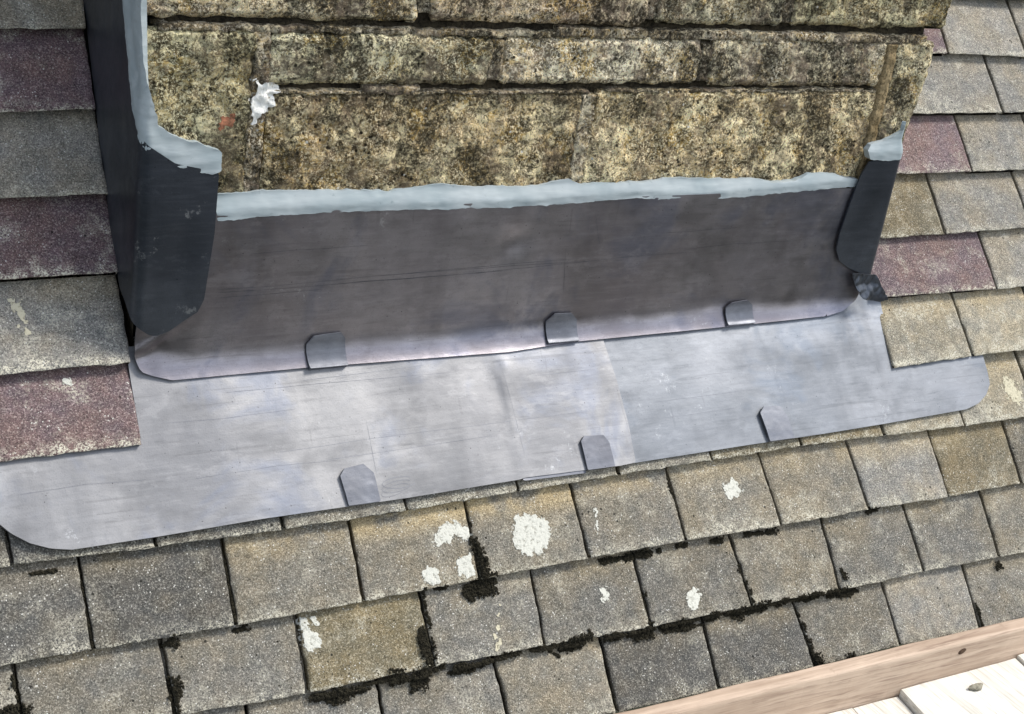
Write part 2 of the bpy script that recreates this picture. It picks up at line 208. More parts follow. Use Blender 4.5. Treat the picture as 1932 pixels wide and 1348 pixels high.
def chaikin(poly, n=2):
    for _ in range(n):
        q = []
        for i in range(len(poly)):
            a = poly[i]; b = poly[(i+1) % len(poly)]
            q += [(a[0]*.75+b[0]*.25, a[1]*.75+b[1]*.25), (a[0]*.25+b[0]*.75, a[1]*.25+b[1]*.75)]
        poly = q
    return poly
def sheet(poly, cell, mapf, hfun, base=0., edge_noise=None, lim=None):
    """contoured sheet: the inside of a polygon in (a,b), lifted by hfun(a,b,f) along mapf; skirt down to base"""
    P = np.array(poly); x0, y0 = P.min(0)-cell*2; x1, y1 = P.max(0)+cell*2
    if edge_noise: x0 -= .004; y0 -= .004; x1 += .004; y1 += .004
    xs = np.arange(x0, x1+cell, cell); ys = np.arange(y0, y1+cell, cell)
    X, Y = np.meshgrid(xs, ys, indexing='ij'); F = polysd(X, Y, poly)
    if edge_noise:
        for i in range(len(xs)):
            for j in range(len(ys)):
                if F[i, j] > -.008: F[i, j] += edge_noise(xs[i], ys[j], F[i, j])
    F = F+1e-7
    vid = {}; ab = []; faces = []
    def node(i, j):
        k = (i, j, 0)
        if k not in vid: vid[k] = len(ab); ab.append((xs[i], ys[j], F[i, j]))
        return vid[k]
    def cross(i, j, i2, j2):
        k = (min(i, i2), min(j, j2), 1 if i != i2 else 2)
        if k not in vid:
            t = F[i, j]/(F[i, j]-F[i2, j2]); vid[k] = len(ab)
            ab.append((xs[i]+t*(xs[i2]-xs[i]), ys[j]+t*(ys[j2]-ys[j]), 0.))
        return vid[k]
    for i in range(len(xs)-1):
        for j in range(len(ys)-1):
            cs = ((i, j), (i+1, j), (i+1, j+1), (i, j+1)); ins = [F[c] > 0 for c in cs]
            if not any(ins): continue
            poly_ = []
            for q in range(4):
                a, b = cs[q], cs[(q+1) % 4]
                if ins[q]: poly_.append(node(*a))
                if ins[q] != ins[(q+1) % 4]: poly_.append(cross(*a, *b))
            if len(poly_) > 2: faces.append(poly_)
    verts = [mapf(a, b, hfun(a, b, f)) for a, b, f in ab]
    cnt = {}
    for fc in faces:
        for q in range(len(fc)):
            e = (fc[q], fc[(q+1) % len(fc)]); cnt[e] = 1
    low = {}; hi = {}
    for (a, b) in list(cnt):
        if (b, a) not in cnt:
            for v_ in (a, b):
                if v_ not in low:
                    p_ = ab[v_]; hi[v_] = len(verts); verts.append(verts[v_])
                    low[v_] = len(verts); verts.append(mapf(p_[0], p_[1], base(p_[0], p_[1]) if callable(base) else base))
            faces.append([hi[b], hi[a], low[a], low[b]])
    return verts, faces
def grid_faces(nx, ny, flip=False):
    f = []
    for i in range(nx-1):
        for j in range(ny-1):
            q = [i*ny+j, (i+1)*ny+j, (i+1)*ny+j+1, i*ny+j+1]; f.append(q[::-1] if flip else q)
    return f
# ------------------------------------------------------------------ materials
class NT:
    def __init__(s, name):
        s.m = bpy.data.materials.new(name); s.m.use_nodes = True; s.t = s.m.node_tree; s.t.nodes.clear()
        s.o = s.n('ShaderNodeOutputMaterial'); s.b = s.n('ShaderNodeBsdfPrincipled'); s.l(s.b.outputs[0], s.o.inputs[0])
        s.tc = s.n('ShaderNodeTexCoord'); s.oi = s.n('ShaderNodeObjectInfo')
        mu = s.n('ShaderNodeVectorMath', operation='SCALE'); cx = s.n('ShaderNodeCombineXYZ')
        for k in range(3): s.l(s.oi.outputs['Random'], cx.inputs[k])
        s.l(cx.outputs[0], mu.inputs[0]); mu.inputs['Scale'].default_value = 37.
        ad = s.n('ShaderNodeVectorMath', operation='ADD'); s.l(s.tc.outputs['Object'], ad.inputs[0]); s.l(mu.outputs[0], ad.inputs[1])
        s.P = ad.outputs[0]; s.L = s.tc.outputs['Object']
    def n(s, t, **k):
        q = s.t.nodes.new(t)
        for a, b in k.items(): setattr(q, a, b)
        return q
    def l(s, a, b): s.t.links.new(a, b)
    def set(s, inp, v):
        if isinstance(v, (int, float)): inp.default_value = v
        elif isinstance(v, tuple): inp.default_value = (*v, 1) if len(v) == 3 and inp.type == 'RGBA' else v
        else: s.l(v, inp)
    def noise(s, scale, detail=3, rough=.55, vec=None, stretch=None, dist=0., fac=True):
        q = s.n('ShaderNodeTexNoise'); v = vec or s.P
        if stretch:
            mp = s.n('ShaderNodeMapping'); mp.inputs['Scale'].default_value = stretch; s.l(v, mp.inputs[0]); v = mp.outputs[0]
        s.l(v, q.inputs['Vector']); q.inputs['Scale'].default_value = scale; q.inputs['Detail'].default_value = detail
        q.inputs['Roughness'].default_value = rough; q.inputs['Distortion'].default_value = dist
        return q.outputs[0] if fac else q.outputs[1]
    def vor(s, scale, feature='F1', rnd=1., vec=None, out=0):
        q = s.n('ShaderNodeTexVoronoi', feature=feature); s.l(vec or s.P, q.inputs['Vector']); q.inputs['Scale'].default_value = scale
        q.inputs['Randomness'].default_value = rnd; return q.outputs[out]
    def ramp(s, v, a, b, c0=0., c1=1.):
        q = s.n('ShaderNodeMapRange'); q.interpolation_type = 'SMOOTHSTEP'; s.l(v, q.inputs[0])
        q.inputs[1].default_value = a; q.inputs[2].default_value = b; q.inputs[3].default_value = c0; q.inputs[4].default_value = c1
        return q.outputs[0]
    def mix(s, f, a, b, mode='MIX'):
        q = s.n('ShaderNodeMix', data_type='RGBA', blend_type=mode); s.set(q.inputs[0], f); s.set(q.inputs[6], a); s.set(q.inputs[7], b)
        return q.outputs[2]
    def math(s, op, a, b=0.):
        q = s.n('ShaderNodeMath', operation=op); s.set(q.inputs[0], a); s.set(q.inputs[1], b); return q.outputs[0]
    def sep(s, v):
        q = s.n('ShaderNodeSeparateXYZ'); s.l(v, q.inputs[0]); return q.outputs
    def bump(s, h, dist, strength=1., prev=None):
        q = s.n('ShaderNodeBump'); q.inputs['Distance'].default_value = dist; q.inputs['Strength'].default_value = strength
        s.l(h, q.inputs['Height'])
        if prev is not None: s.l(prev, q.inputs['Normal'])
        return q.outputs[0]
    def fin(s, col, rough=.9, metal=0., nrm=None, spec=.3):
        s.set(s.b.inputs['Base Color'], col); s.set(s.b.inputs['Roughness'], rough); s.set(s.b.inputs['Metallic'], metal)
        s.b.inputs['Specular IOR Level'].default_value = spec
        if nrm is not None: s.l(nrm, s.b.inputs['Normal'])
        return s.m
def tile_mat():
    t = NT('concrete_tile'); base = t.oi.outputs['Color']; pale = t.oi.outputs['Alpha']
    big = t.noise(13, 3, .6); med = t.noise(55, 4, .65); fine = t.noise(560, 3, .8); fine2 = t.noise(430, 2, .75)
    c = t.mix(t.ramp(big, .35, .68), base, t.mix(1., base, (1.14, 1.05, .90), 'MULTIPLY'))
    c = t.mix(t.ramp(med, .3, .72, 0, .75), t.mix(1., c, (.62, .66, .7), 'MULTIPLY'), c)
    y = t.sep(t.L)
    # warm growth under the course above and pale wear along the tail
    at = t.n('ShaderNodeAttribute', attribute_type='OBJECT', attribute_name='warmth')
    up = t.math('MULTIPLY', t.math('MULTIPLY', t.ramp(y[1], .060, .100), t.ramp(t.noise(11, 4, .65), .38, .56)), at.outputs['Fac'])
    c = t.mix(up, c, (.46, .36, .20))
    lip = t.math('MULTIPLY', t.ramp(y[1], .006, .002, 0, .9), t.ramp(t.noise(60, 3, .7), .38, .56))
    tail = t.math('ADD', lip, t.math('MULTIPLY', t.ramp(y[1], .022, .0, 0, 1), t.ramp(t.noise(70, 4, .7), .42, .62)))
    # grains
    med2 = t.noise(150, 3, .7); c = t.mix(t.ramp(med2, .40, .60, .35, 0), c, t.mix(1., c, (.5, .5, .5), 'MULTIPLY'))
    dk = t.ramp(fine, .40, .48, .85, 0)
    c = t.mix(dk, c, t.mix(1., c, (.22, .22, .22), 'MULTIPLY'))
    lt = t.ramp(fine2, .53, .61, 0, .72)
    c = t.mix(lt, c, t.mix(.35, t.mix(1., c, (2.2, 2.2, 2.15), 'MULTIPLY'), (.46, .44, .38)))
    patch = t.math('ADD', t.ramp(t.noise(20, 4, .7), .52, .66, 0, .6), t.math('MULTIPLY', tail, 1.2))
    grit = t.ramp(t.noise(420, 3, .8), .46, .56)
    c = t.mix(t.math('MULTIPLY', t.math('MULTIPLY', patch, grit), pale), c, (.60, .57, .46))
    vo = t.vor(190); on = t.ramp(t.noise(40, 2), .48, .58)
    sp = t.math('MULTIPLY', t.ramp(vo, .19, .12, 0, .9), on); c = t.mix(sp, c, (.66, .65, .60))
    bo = t.math('MULTIPLY', t.ramp(t.vor(75), .16, .10, 0, .9), t.ramp(t.noise(12, 2), .56, .64)); c = t.mix(bo, c, (.012, .012, .010))
    nb = t.bump(fine2, .0010, .8); nb = t.bump(fine, .0010, .8, nb); nb = t.bump(med, .003, .5, nb)
    return t.fin(c, .92, 0, nb, .2)
def stone_mat(name='limestone', tone=1.):
    t = NT(name); tint = t.oi.outputs['Color']; cr = t.oi.outputs['Alpha']
    big = t.noise(8, 4, .65, dist=.5); med = t.noise(36, 5, .75, dist=.8); fine = t.noise(190, 5, .85, dist=.4); f2 = t.noise(300, 3, .85)
    k = lambda *c: tuple(x*tone for x in c)
    c = t.mix(t.ramp(big, .34, .60), k(.36, .29, .18), k(.80, .68, .44))
    c = t.mix(t.ramp(t.noise(15, 3, .6), .52, .60, 0, .7), c, k(.56, .40, .13))
    c = t.mix(t.ramp(t.noise(17, 4, .7), .48, .57, 0, .95), c, k(.96, .90, .66))
    c = t.mix(t.ramp(t.noise(11, 3, .6), .58, .68, 0, .5), c, k(.15, .125, .075))
    c = t.mix(t.ramp(med, .44, .52, .8, 0), c, (.070, .058, .042))
    c = t.mix(t.ramp(fine, .445, .505, .88, 0), c, (.030, .026, .019))
    c = t.mix(t.ramp(f2, .52, .57, 0, .85), c, k(.95, .90, .74))
    c = t.mix(t.math('MULTIPLY', t.ramp(t.noise(7, 5, .7, dist=.8), .46, .55, 0, .9), t.ramp(fine, .66, .46)), c, (.045, .040, .030))
    c = t.mix(t.ramp(t.noise(24, 4, .7), .5, .62, 0, .3), c, k(.50, .41, .33))
    c = t.mix(1., c, tint, 'MULTIPLY'); c = t.mix(1., c, (1.14, 1.08, 1.01), 'MULTIPLY')
    pit = t.math('MULTIPLY', t.ramp(t.vor(95), .25, .12), t.ramp(t.noise(25, 2), .5, .6)); c = t.mix(t.math('MULTIPLY', pit, .9), c, (.012, .010, .008))
    wh = t.math('MULTIPLY', t.ramp(t.vor(52), .11, .07), t.ramp(t.noise(15, 2), .52, .6)); c = t.mix(wh, c, (.75, .73, .66))
    nb = t.bump(fine, .005, 1.); nb = t.bump(f2, .0025, .9, nb); nb = t.bump(med, .009, .9, nb)
    nb = t.bump(t.math('SUBTRACT', 1., pit), .003, 1., nb)
    return t.fin(c, .95, 0, nb, .1)
def mortar_mat(name, a, b, dark=.8):
    t = NT(name); med = t.noise(30, 4, .7); fine = t.noise(260, 4, .8)
    c = t.mix(t.ramp(med, .35, .65), a, b); c = t.mix(t.ramp(fine, .4, .52, dark, 0), c, tuple(x*.15 for x in a))
    return t.fin(c, .95, 0, t.bump(fine, .003, 1.), .1)
def lead_mat(name, a, b, rough=.45, metal=.8, white=.25, blue=None, streak=.3):
    t = NT(name)
    big = t.noise(4.5, 3, .55); med = t.noise(17, 5, .6, stretch=(.7, 1, 1)); cloud = t.noise(7, 4, .58, dist=.25)
    st = t.noise(80, 4, .7, stretch=(.14, 1.4, 1.4)); fine = t.noise(300, 3, .7, stretch=(.4, 1, 1)); grain = t.noise(520, 2, .7)
    c = t.mix(t.ramp(big, .35, .65), a, b)
    c = t.mix(t.ramp(cloud, .50, .68, 0, white), c, tuple(min(1, x*1.7) for x in b))
    c = t.mix(t.ramp(med, .30, .50, .38, 0), c, tuple(x*.66 for x in a))
    if blue: c = t.mix(t.ramp(t.noise(7, 4, .65, dist=.6), .5, .66, 0, .7), c, blue)
    c = t.mix(t.ramp(st, .60, .72, 0, streak), c, tuple(x*.55 for x in a))
    # scuffs and score lines running along the sheet, and short ones across it
    ln = t.math('MULTIPLY', t.ramp(t.noise(70, 2, .5, stretch=(.03, 2.2, 2.2)), .66, .69), t.ramp(t.noise(9, 2), .45, .55))
    c = t.mix(t.math('MULTIPLY', ln, .22), c, tuple(x*.35 for x in a))
    l2 = t.math('MULTIPLY', t.ramp(t.noise(60, 2, .5, stretch=(2.0, .12, .12), dist=.3), .69, .71), t.ramp(t.noise(12, 2), .52, .6))
    c = t.mix(t.math('MULTIPLY', l2, .2), c, tuple(x*.4 for x in a))
    vb = t.noise(11, 3, .55, stretch=(1.2, .16, .16)); c = t.mix(t.ramp(vb, .50, .68, 0, .38), c, tuple(x*.55 for x in a))
    wv = t.noise(150, 4, .7, stretch=(.10, 1.2, 1.2)); c = t.mix(t.ramp(wv, .52, .66, 0, .16), c, tuple(x*.55 for x in a)); c = t.mix(t.ramp(wv, .48, .36, 0, .14), c, tuple(min(1, x*1.3) for x in b))
    sm_ = t.noise(30, 5, .7, stretch=(.5, 1, 1)); c = t.mix(t.ramp(sm_, .52, .64, 0, .22), c, tuple(x*.62 for x in a)); c = t.mix(t.ramp(sm_, .46, .36, 0, .25), c, tuple(min(1, x*1.35) for x in b))
    ox = t.math('MULTIPLY', t.ramp(t.noise(34, 5, .8), .60, .70), t.ramp(t.noise(6, 2), .5, .62)); c = t.mix(t.math('MULTIPLY', ox, white), c, (.60, .62, .64))
    c = t.mix(t.ramp(grain, .56, .68, 0, .22), c, tuple(x*.45 for x in a))
    sp = t.math('MULTIPLY', t.ramp(t.vor(110), .11, .06), t.ramp(t.noise(30, 2), .5, .6)); c = t.mix(t.math('MULTIPLY', sp, .8), c, tuple(x*.25 for x in a))
    r = t.math('ADD', t.ramp(med, .3, .7, rough+.08, rough-.05), t.ramp(st, .5, .7, 0, .05))
    nb = t.bump(med, .0016, .3); nb = t.bump(grain, .0002, .6, nb); nb = t.bump(cloud, .006, .25, nb)
    nb = t.bump(t.math('ADD', ln, l2), .0003, -.6, nb)
    return t.fin(c, r, metal, nb, .5)
def sealant_mat():
    t = NT('sealant'); st = t.noise(45, 4, .65, stretch=(.22, 1, 1)); b = t.noise(14, 3)
    c = t.mix(t.ramp(b, .3, .7), (.27, .325, .345), (.36, .405, .42)); c = t.mix(t.ramp(st, .52, .72, 0, .55), c, (.47, .52, .54))
    c = t.mix(t.ramp(t.noise(90, 4, .7), .62, .75, 0, .5), c, (.13, .17, .18))
    return t.fin(c, .5, 0, t.bump(st, .0012, .6), .4)
def blot_mat(name, col, dark, f=.5):
    t = NT(name); n = t.noise(190, 4, .8); c = t.mix(t.ramp(n, .34, f, .85, 0), col, dark)
    return t.fin(c, .95, 0, t.bump(n, .002, .9), .1)
def wood_mat(name, a, b, knot, scale=1., st=(.05, 1, 1)):
    t = NT(name); g = t.noise(60*scale, 4, .65, stretch=st, dist=.8); g2 = t.noise(220*scale, 3, .7, stretch=st); big = t.noise(7, 3)
    c = t.mix(t.ramp(g, .35, .65), a, b); c = t.mix(t.ramp(g2, .50, .66, 0, .65), c, knot)
    c = t.mix(t.ramp(big, .45, .7, 0, .35), c, tuple(min(1, x*1.25) for x in b)); c = t.mix(t.ramp(t.noise(40, 4, .7), .6, .75, 0, .4), c, knot)
    return t.fin(c, .8, 0, t.bump(g2, .001, .6, t.bump(g, .0015, .5)), .2)
M = dict(tile=tile_mat(), stone=stone_mat(),
    mortar=mortar_mat('dark_mortar', (.030, .025, .018), (.07, .057, .036)), stone_fill=stone_mat('weathered_pointing', .8), pointing=mortar_mat('tan_pointing', (.25, .18, .09), (.36, .28, .16), .7),
    lead_low=lead_mat('weathered_lead', (.178, .182, .194), (.248, .250, .258), .50, .55, .34, blue=(.155, .175, .225)),
    lead_low_b=lead_mat('sky_tinted_lead', (.146, .160, .182), (.200, .213, .236), .50, .55, .28, blue=(.125, .15, .19)),  # right sheet: bluer patina, with its darker sky reflection also put into the colour
    lead_up=lead_mat('upright_lead', (.178, .164, .178), (.255, .242, .262), .36, .90, .34, blue=(.125, .132, .175)),
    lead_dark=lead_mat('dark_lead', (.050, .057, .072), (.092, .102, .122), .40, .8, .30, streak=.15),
    lead_clip=lead_mat('clip_lead', (.120, .126, .150), (.150, .160, .185), .46, .6, .12),
    sealant=sealant_mat(),
    moss=blot_mat('black_moss', (.030, .027, .018), (.007, .007, .006)), lichen=blot_mat('white_lichen', (.58, .58, .52), (.24, .235, .195), .50),
    cream=blot_mat('cream_lichen', (.55, .51, .38), (.14, .12, .08), .5), paint=blot_mat('white_paint', (.86, .85, .80), (.50, .46, .38), .44),
    rust=blot_mat('red_paint', (.40, .17, .10), (.12, .08, .05), .56),
    timber=wood_mat('brown_timber', (.37, .275, .205), (.53, .415, .32), (.23, .16, .12)),
    pine=wood_mat('bleached_pine', (.58, .56, .50), (.74, .72, .66), (.40, .37, .31), 1., (1, .05, 1)),
    knot=blot_mat('knot', (.10, .065, .045), (.03, .02, .015)), felt=blot_mat('roof_felt', (.03, .03, .03), (.015, .015, .015)),
    grass=blot_mat('lawn', (.030, .034, .022), (.020, .024, .015)))
# ------------------------------------------------------------------ ground far below and the roof under the tiles
tag(mk('ground', [(-900, -900, -5.2), (900, -900, -5.2), (900, 900, -5.2), (-900, 900, -5.2)], [(0, 1, 2, 3)], M['grass']), kind='structure')
def slab(a, b, t): return [roofP(*p) for p in ((a[0], a[1], -.042), (b[0], a[1], -.042), (b[0], b[1], -.042), (a[0], b[1], -.042), (a[0], a[1], -.042-t), (b[0], a[1], -.042-t), (b[0], b[1], -.042-t), (a[0], b[1], -.042-t))]
roof = tag(mk('roof', slab((-.35, -.18), (3.6, 1.5), .05), [(0, 1, 2, 3), (7, 6, 5, 4), (0, 4, 5, 1), (1, 5, 6, 2), (2, 6, 7, 3), (3, 7, 4, 0)], M['felt'], smooth=False), kind='structure')
# ------------------------------------------------------------------ roof tiles
TT = .0145
COL = {'d': ((.126, .126, .122), .6), 'g': ((.188, .186, .174), .7), 'l': ((.300, .298, .285), .9), 'w': ((.232, .222, .194), .8),
       'y': ((.185, .168, .118), .9), 'p': ((.172, .124, .143), .9), 'q': ((.190, .143, .162), .9), 'b': ((.200, .180, .130), .8), 'c': ((.335, .322, .275), 1.)}
CODE = {'A': 'dgddddggwwbbccggg', 'B': 'dggddwwwgwwlbggwg', 'C': 'gdggggygggwggwwgg', 'D': 'gggggwddglgggwg'}
SEQ = {}
def tile(code, r, bl, br, dl, dr, length=.262, row=''):
    ul, vl = bl; ur, vr = br; gap = .0016+random.random()*.0012
    ul += gap; ur -= gap
    sd_ = random.random()*99; nx, ny = 19, 22
    wid = ur-ul; ts = [0, .0018/wid, .006/wid]+[.006/wid+(1-.012/wid)*k/(nx-5) for k in range(1, nx-5)]+[1-.006/wid, 1-.0018/wid, 1]
    ss = [0, .0018/length, .006/length]+[.006/length+(.45-.006/length)*k/15 for k in range(1, 15)]+[.5, .6, .8, 1]
    nx, ny = len(ts), len(ss); ring = {0: .0016, 1: .0003}
    raise_ = random.uniform(-.0008, .0012)+{2: .004, 3: .002}.get(r, 0); cam_ = random.uniform(.0005, .0022); skew = random.uniform(-.001, .001)
    lift = {'L': .006, 'X': .006, 'R': .003}.get(row, .0006)
    vs = []
    for i, a in enumerate(ts):
        for j, b in enumerate(ss):
            y = b*length; u = ul+(ur-ul)*a+(dl*(1-a)+dr*a)*min(y, .13)*1.; v = vl+(vr-vl)*a+y
            e = 0.
            if min(i, nx-1-i) == 0: u += .0016*fbm(0, y, sd_, 90)*(1 if i == 0 else -1)+(.0005 if i == 0 else -.0005)
            if j == 0: v += .0018*fbm(u, 0, sd_, 80)+.0008
            drop = max(ring.get(min(i, nx-1-i), 0), ring.get(j, 0))
            w_ = -(TT+lift)*y/.1075-drop+raise_+skew*(a-.5)+.0006*fbm(u, y, sd_, 22)+.00025*fbm(u, y, sd_, 120)-cam_*(2*a-1)**2*.4-cam_*.8*sm(y, .05, 0)
            vs.append((u, v, w_))
    f = grid_faces(nx, ny)
    loop = [(i, 0) for i in range(nx)]+[(nx-1, j) for j in range(1, ny)]+[(i, ny-1) for i in range(nx-2, -1, -1)]+[(0, j) for j in range(ny-2, 0, -1)]
    lo = []; 
    for (i, j) in loop:
        u, v, w_ = vs[i*ny+j]; lo.append(len(vs)); vs.append((u, v+(.0055 if j == 0 else 0), w_-TT+ring[0]))
    up = []
    for (i, j) in loop: up.append(len(vs)); vs.append(vs[i*ny+j])
    for k in range(len(loop)):
        k2 = (k+1) % len(loop); f.append([up[k2], up[k], lo[k], lo[k2]])
    f.append(lo[::-1])
    o = mk('roof_tile', [roofP(*p) for p in vs], f, M['tile'], roof, True, roofP((ul+ur)/2, (vl+vr)/2, 0), TH)
    (cr, cg, cb), al = COL[code]; cr *= 1.06; cb *= .93; k = random.uniform(.90, 1.16); o.color = (cr*k, cg*k, cb*k, al*random.uniform(.7, 1.2))
    o['warmth'] = {'B': .95, 'C': .3, 'D': .3}.get(row, .25)*random.uniform(.5, 1.05) if code not in 'pq' else 0.
    if code == 'c': o['warmth'] = .45
    if row == 'B' and ul > 1.55: o['warmth'] = .4
    if row == 'B' and code in 'd': o['warmth'] = .15
    o['colour'] = {'p': 'purple', 'q': 'purple', 'y': 'mossy yellow', 'c': 'cream'}.get(code, 'grey')
    return o
LC = {2: 'q', 3: 'l', 4: 'p', 5: 'l', 6: 'p', 7: 'w'}
RC = {2: 'cc', 3: 'ql', 4: 'bll', 5: 'ql', 6: 'll', 7: 'qll'}  # right-hand tiles mostly light grey: reflected light is put into their colour
for k, r, u0, v0, u1, v1, dl, dr in D['tiles']:
    i = SEQ.get((k, r), 0); SEQ[(k, r)] = i+1
    if k in CODE: code = CODE[k][min(i, len(CODE[k])-1)]
    elif k == 'L': code = LC[r]
    elif k == 'X': code = random.choice('gdw')
    else: code = RC[r][i] if i < len(RC[r]) else random.choice('llgw')
    tile(code, r, (u0, v0), (u1, v1), dl, dr, row=k)
for r in range(8, 12):           # courses above the frame
    v = .112+r*.0895+.012
    v = .84+(r-8)*.105
    for i in range(4): tile(random.choice('gdpw'), r, (.868-(i+1)*.168-.05*(r % 2), v), (.868-i*.168-.05*(r % 2)*(i > 0), v), 0, 0)
    for i in range(8): tile(random.choice('lglp'), r, (2.09+i*.168+.08*(r % 2), v), (2.09+(i+1)*.168+.08*(r % 2), v), 0, 0)
from mathutils.bvhtree import BVHTree
def bvh(names):
    vs = []; fs = []
    for o in bpy.data.objects:
        if o.type == 'MESH' and o.name.split('.')[0] in names:
            M_ = Matrix.Translation(o.location) @ o.rotation_euler.to_matrix().to_4x4(); k = len(vs)
            vs += [M_ @ v.co for v in o.data.vertices]; fs += [[k+i for i in p.vertices] for p in o.data.polygons]
    return BVHTree.FromPolygons(vs, fs)
def roofw(v):                     # height of the exposed tile surface
    rows = [-.213, -.1075, 0., .113, .2135, .320, .42, .524, .628, .733]
    b = max([r for r in rows if r <= v+.0005] or [-.213]); return -(TT+.0006)*(v-b)/.1075
TB = bvh(('roof_tile',)); DW = Vector((0, ST, -CT))
def surfw(u, v, lo=-.006):
    hit = TB.ray_cast(Vector(roofP(u, v, .03)), DW)[0]
    w_ = -hit.y*ST+hit.z*CT if hit is not None else -.03
    return max(w_, roofw(v)+lo)
# lichen, each patch a flake of its own on the roof
for q, pl in enumerate(D['lichen']):
    mat = M['cream'] if q in (9, 10, 11) else M['lichen']
    en = (lambda a, b, f, q=q: .0062*fbm(a, b, q*3.1, 130, 5)+.0030*nz(a, b, q, 520)-.0008) if q not in (9, 10, 11) else (lambda a, b, f, q=q: .011*fbm(a, b, q*3.1, 120, 4)-.004)
    vs, fs = sheet(pl, .0011, lambda a, b, h: roofP(a, b, surfw(a, b)+h), lambda a, b, f: .0006+.0003*fbm(a, b, q, 260, 3), -.001, en)
    mk('lichen_patch', vs, fs, mat, roof)
# black moss along the joints
mv = []; mf = []
OCT = [(1, 0, 0), (-1, 0, 0), (0, 1, 0), (0, -1, 0), (0, 0, 1), (0, 0, -1)]
OF = [(0, 2, 4), (2, 1, 4), (1, 3, 4), (3, 0, 4), (2, 0, 5), (1, 2, 5), (3, 1, 5), (0, 3, 5)]
def tuft(u, v, w_, r):
    b = len(mv); a = random.random()*6.3; ca, sa = math.cos(a), math.sin(a)
    for (x, y, z) in OCT:
        k = r*random.uniform(.6, 1.4); mv.append(roofP(u+k*(x*ca-y*sa), v+k*(x*sa+y*ca), w_+k*z*.8))
    mf.extend([tuple(b+i for i in f) for f in OF])
for st in D['moss']:
    pts = st[:-1]; wid = st[-1]*.00060
    for a, b in zip(pts[:-1], pts[1:]):
        L = math.hypot(a[0]-b[0], a[1]-b[1]); n = int(L*wid*1.3e6)+int(wid*wid*1.2e6)
        for _ in range(n):
            t = random.uniform(-.03, 1.03); u = a[0]+(b[0]-a[0])*t; v = a[1]+(b[1]-a[1])*t
            lim = wid*(.70+1.7*fbm(u, v, 5, 55, 4)); d = random.uniform(-1, 1)
            if abs(d) > 1 or lim <= 0: continue
            du = random.uniform(-.9, .9)*lim; u += du; v += d*lim
            tuft(u, v, surfw(u, v)+random.random()*.75*min(lim, .007), random.uniform(.0009, .0026))
for _ in range(900):             # stray specks
    u = random.uniform(.7, 2.5); v = random.uniform(-.2, .1)
    if nz(u, v, 0, 9) > .12: tuft(u, v, surfw(u, v), random.uniform(.0004, .0014))
tag(mk('moss', mv, mf, M['moss'], smooth=False), kind='stuff', label='black moss clumps filling the joints between the lower roof tiles')
bpy.data.objects['moss']['category'] = 'moss'
# ------------------------------------------------------------------ chimney
ch = tag(empty('chimney', (1.44, YC+.2, .30)), 'weathered rough limestone chimney standing in the tiled roof', 'chimney')
def stone(x0, x1, z0, z1, cell=.0032, dl=.03, dr=.03, rough=1., xtop0=None, xtop1=None, y0=YC, r=.007):
    sd_ = random.random()*50
    L = x1-x0; path = []
    s_ = np.concatenate([np.linspace(-dl, -r, max(3, int(dl/ (cell*1.5)))), np.linspace(-r, r, 5)[1:-1], np.linspace(r, L-r, max(4, int(L/cell))), np.linspace(L-r, L+r, 5)[1:-1], np.linspace(L+r, L+dr, max(3, int(dr/(cell*1.5))))])
    H = z1-z0; nzr = max(6, int(H/cell)); zz = [(0, .035), (0, .018), (0, .008)]+[(t, 0) for t in np.linspace(0, 1, nzr)]+[(1, .008), (1, .018), (1, .035)]
    vs = []; R_ = r
    for s in s_:
        if s < -R_: px, py, nx_, ny_ = 0., -s, -1., 0.
        elif s < R_:
            a = (s+R_)/(2*R_)*math.pi/2; px = R_-R_*math.cos(a); py = R_-R_*math.sin(a); nx_, ny_ = -math.cos(a), -math.sin(a)
        elif s < L-R_: px, py, nx_, ny_ = s, 0., 0., -1.
        elif s < L+R_:
            a = (s-L+R_)/(2*R_)*math.pi/2; px = L-R_+R_*math.sin(a); py = R_-R_*math.cos(a); nx_, ny_ = math.sin(a), -math.cos(a)
        else: px, py, nx_, ny_ = L, s-L, 1., 0.
        for (t, dep) in zz:
            z = z0+H*t; xa = x0+(0 if xtop0 is None else (xtop0-x0)*t); xb = x1+(0 if xtop1 is None else (xtop1-x1)*t)
            x = xa+(xb-xa)*(px/L); y = y0+py
            e = min(t, 1-t)*H; rd = .005*(1-sm(e, 0, .007)) if dep == 0 else .006
            n1 = fbm(x, y, z, 13, 3, sd_); n2 = fbm(x, y, z, 55, 3, sd_+9); n3 = nz(x, y, z, 210, sd_)
            ridge = abs(nz(x, y, z*1.5, 30, sd_+3))
            d = rough*(.0042*n1+.0030*n2+.0012*n3-.0055*max(0, .16-ridge)*6*.4)-.003-rd
            d = min(d, .0022)
            if dep > 0: d = -.006
            zo = z+(.0034*fbm(x, y, 0, 40, 4, sd_+t*5) if dep == 0 and (t == 0 or t == 1) else 0)
            vs.append((x+nx_*d-nx_*dep*(0 if py == 0 or abs(nx_) < .5 else 1), y+ny_*d-ny_*dep*(1 if abs(ny_) >= .5 else 0), zo))
    if x0 < .9: vs = [(x+.055*max(0, y-y0)+.004*sm(y, y0, y0+.02), y, z) if x < x0+.02 else (x, y, z) for (x, y, z) in vs]
    n2_ = len(zz)
    f = grid_faces(len(s_), n2_)
    o = mk('stone_block', vs, f, M['stone'], ch, True, ((x0+x1)/2, y0, (z0+z1)/2)); q = random.uniform(.85, 1.2); o.color = (q*random.uniform(.97, 1.05), q, q*random.uniform(.86, 1.02), 1)
    return o
stone(.851, .981, .30, .654, dl=.22, xtop0=.8425)
stone(.994, 1.295, .5905, .651); stone(1.306, 1.622, .592, .653); stone(1.633, 1.955, .590, .657)
stone(1.970, 2.024, .30, .657, dr=.22, xtop1=2.048)
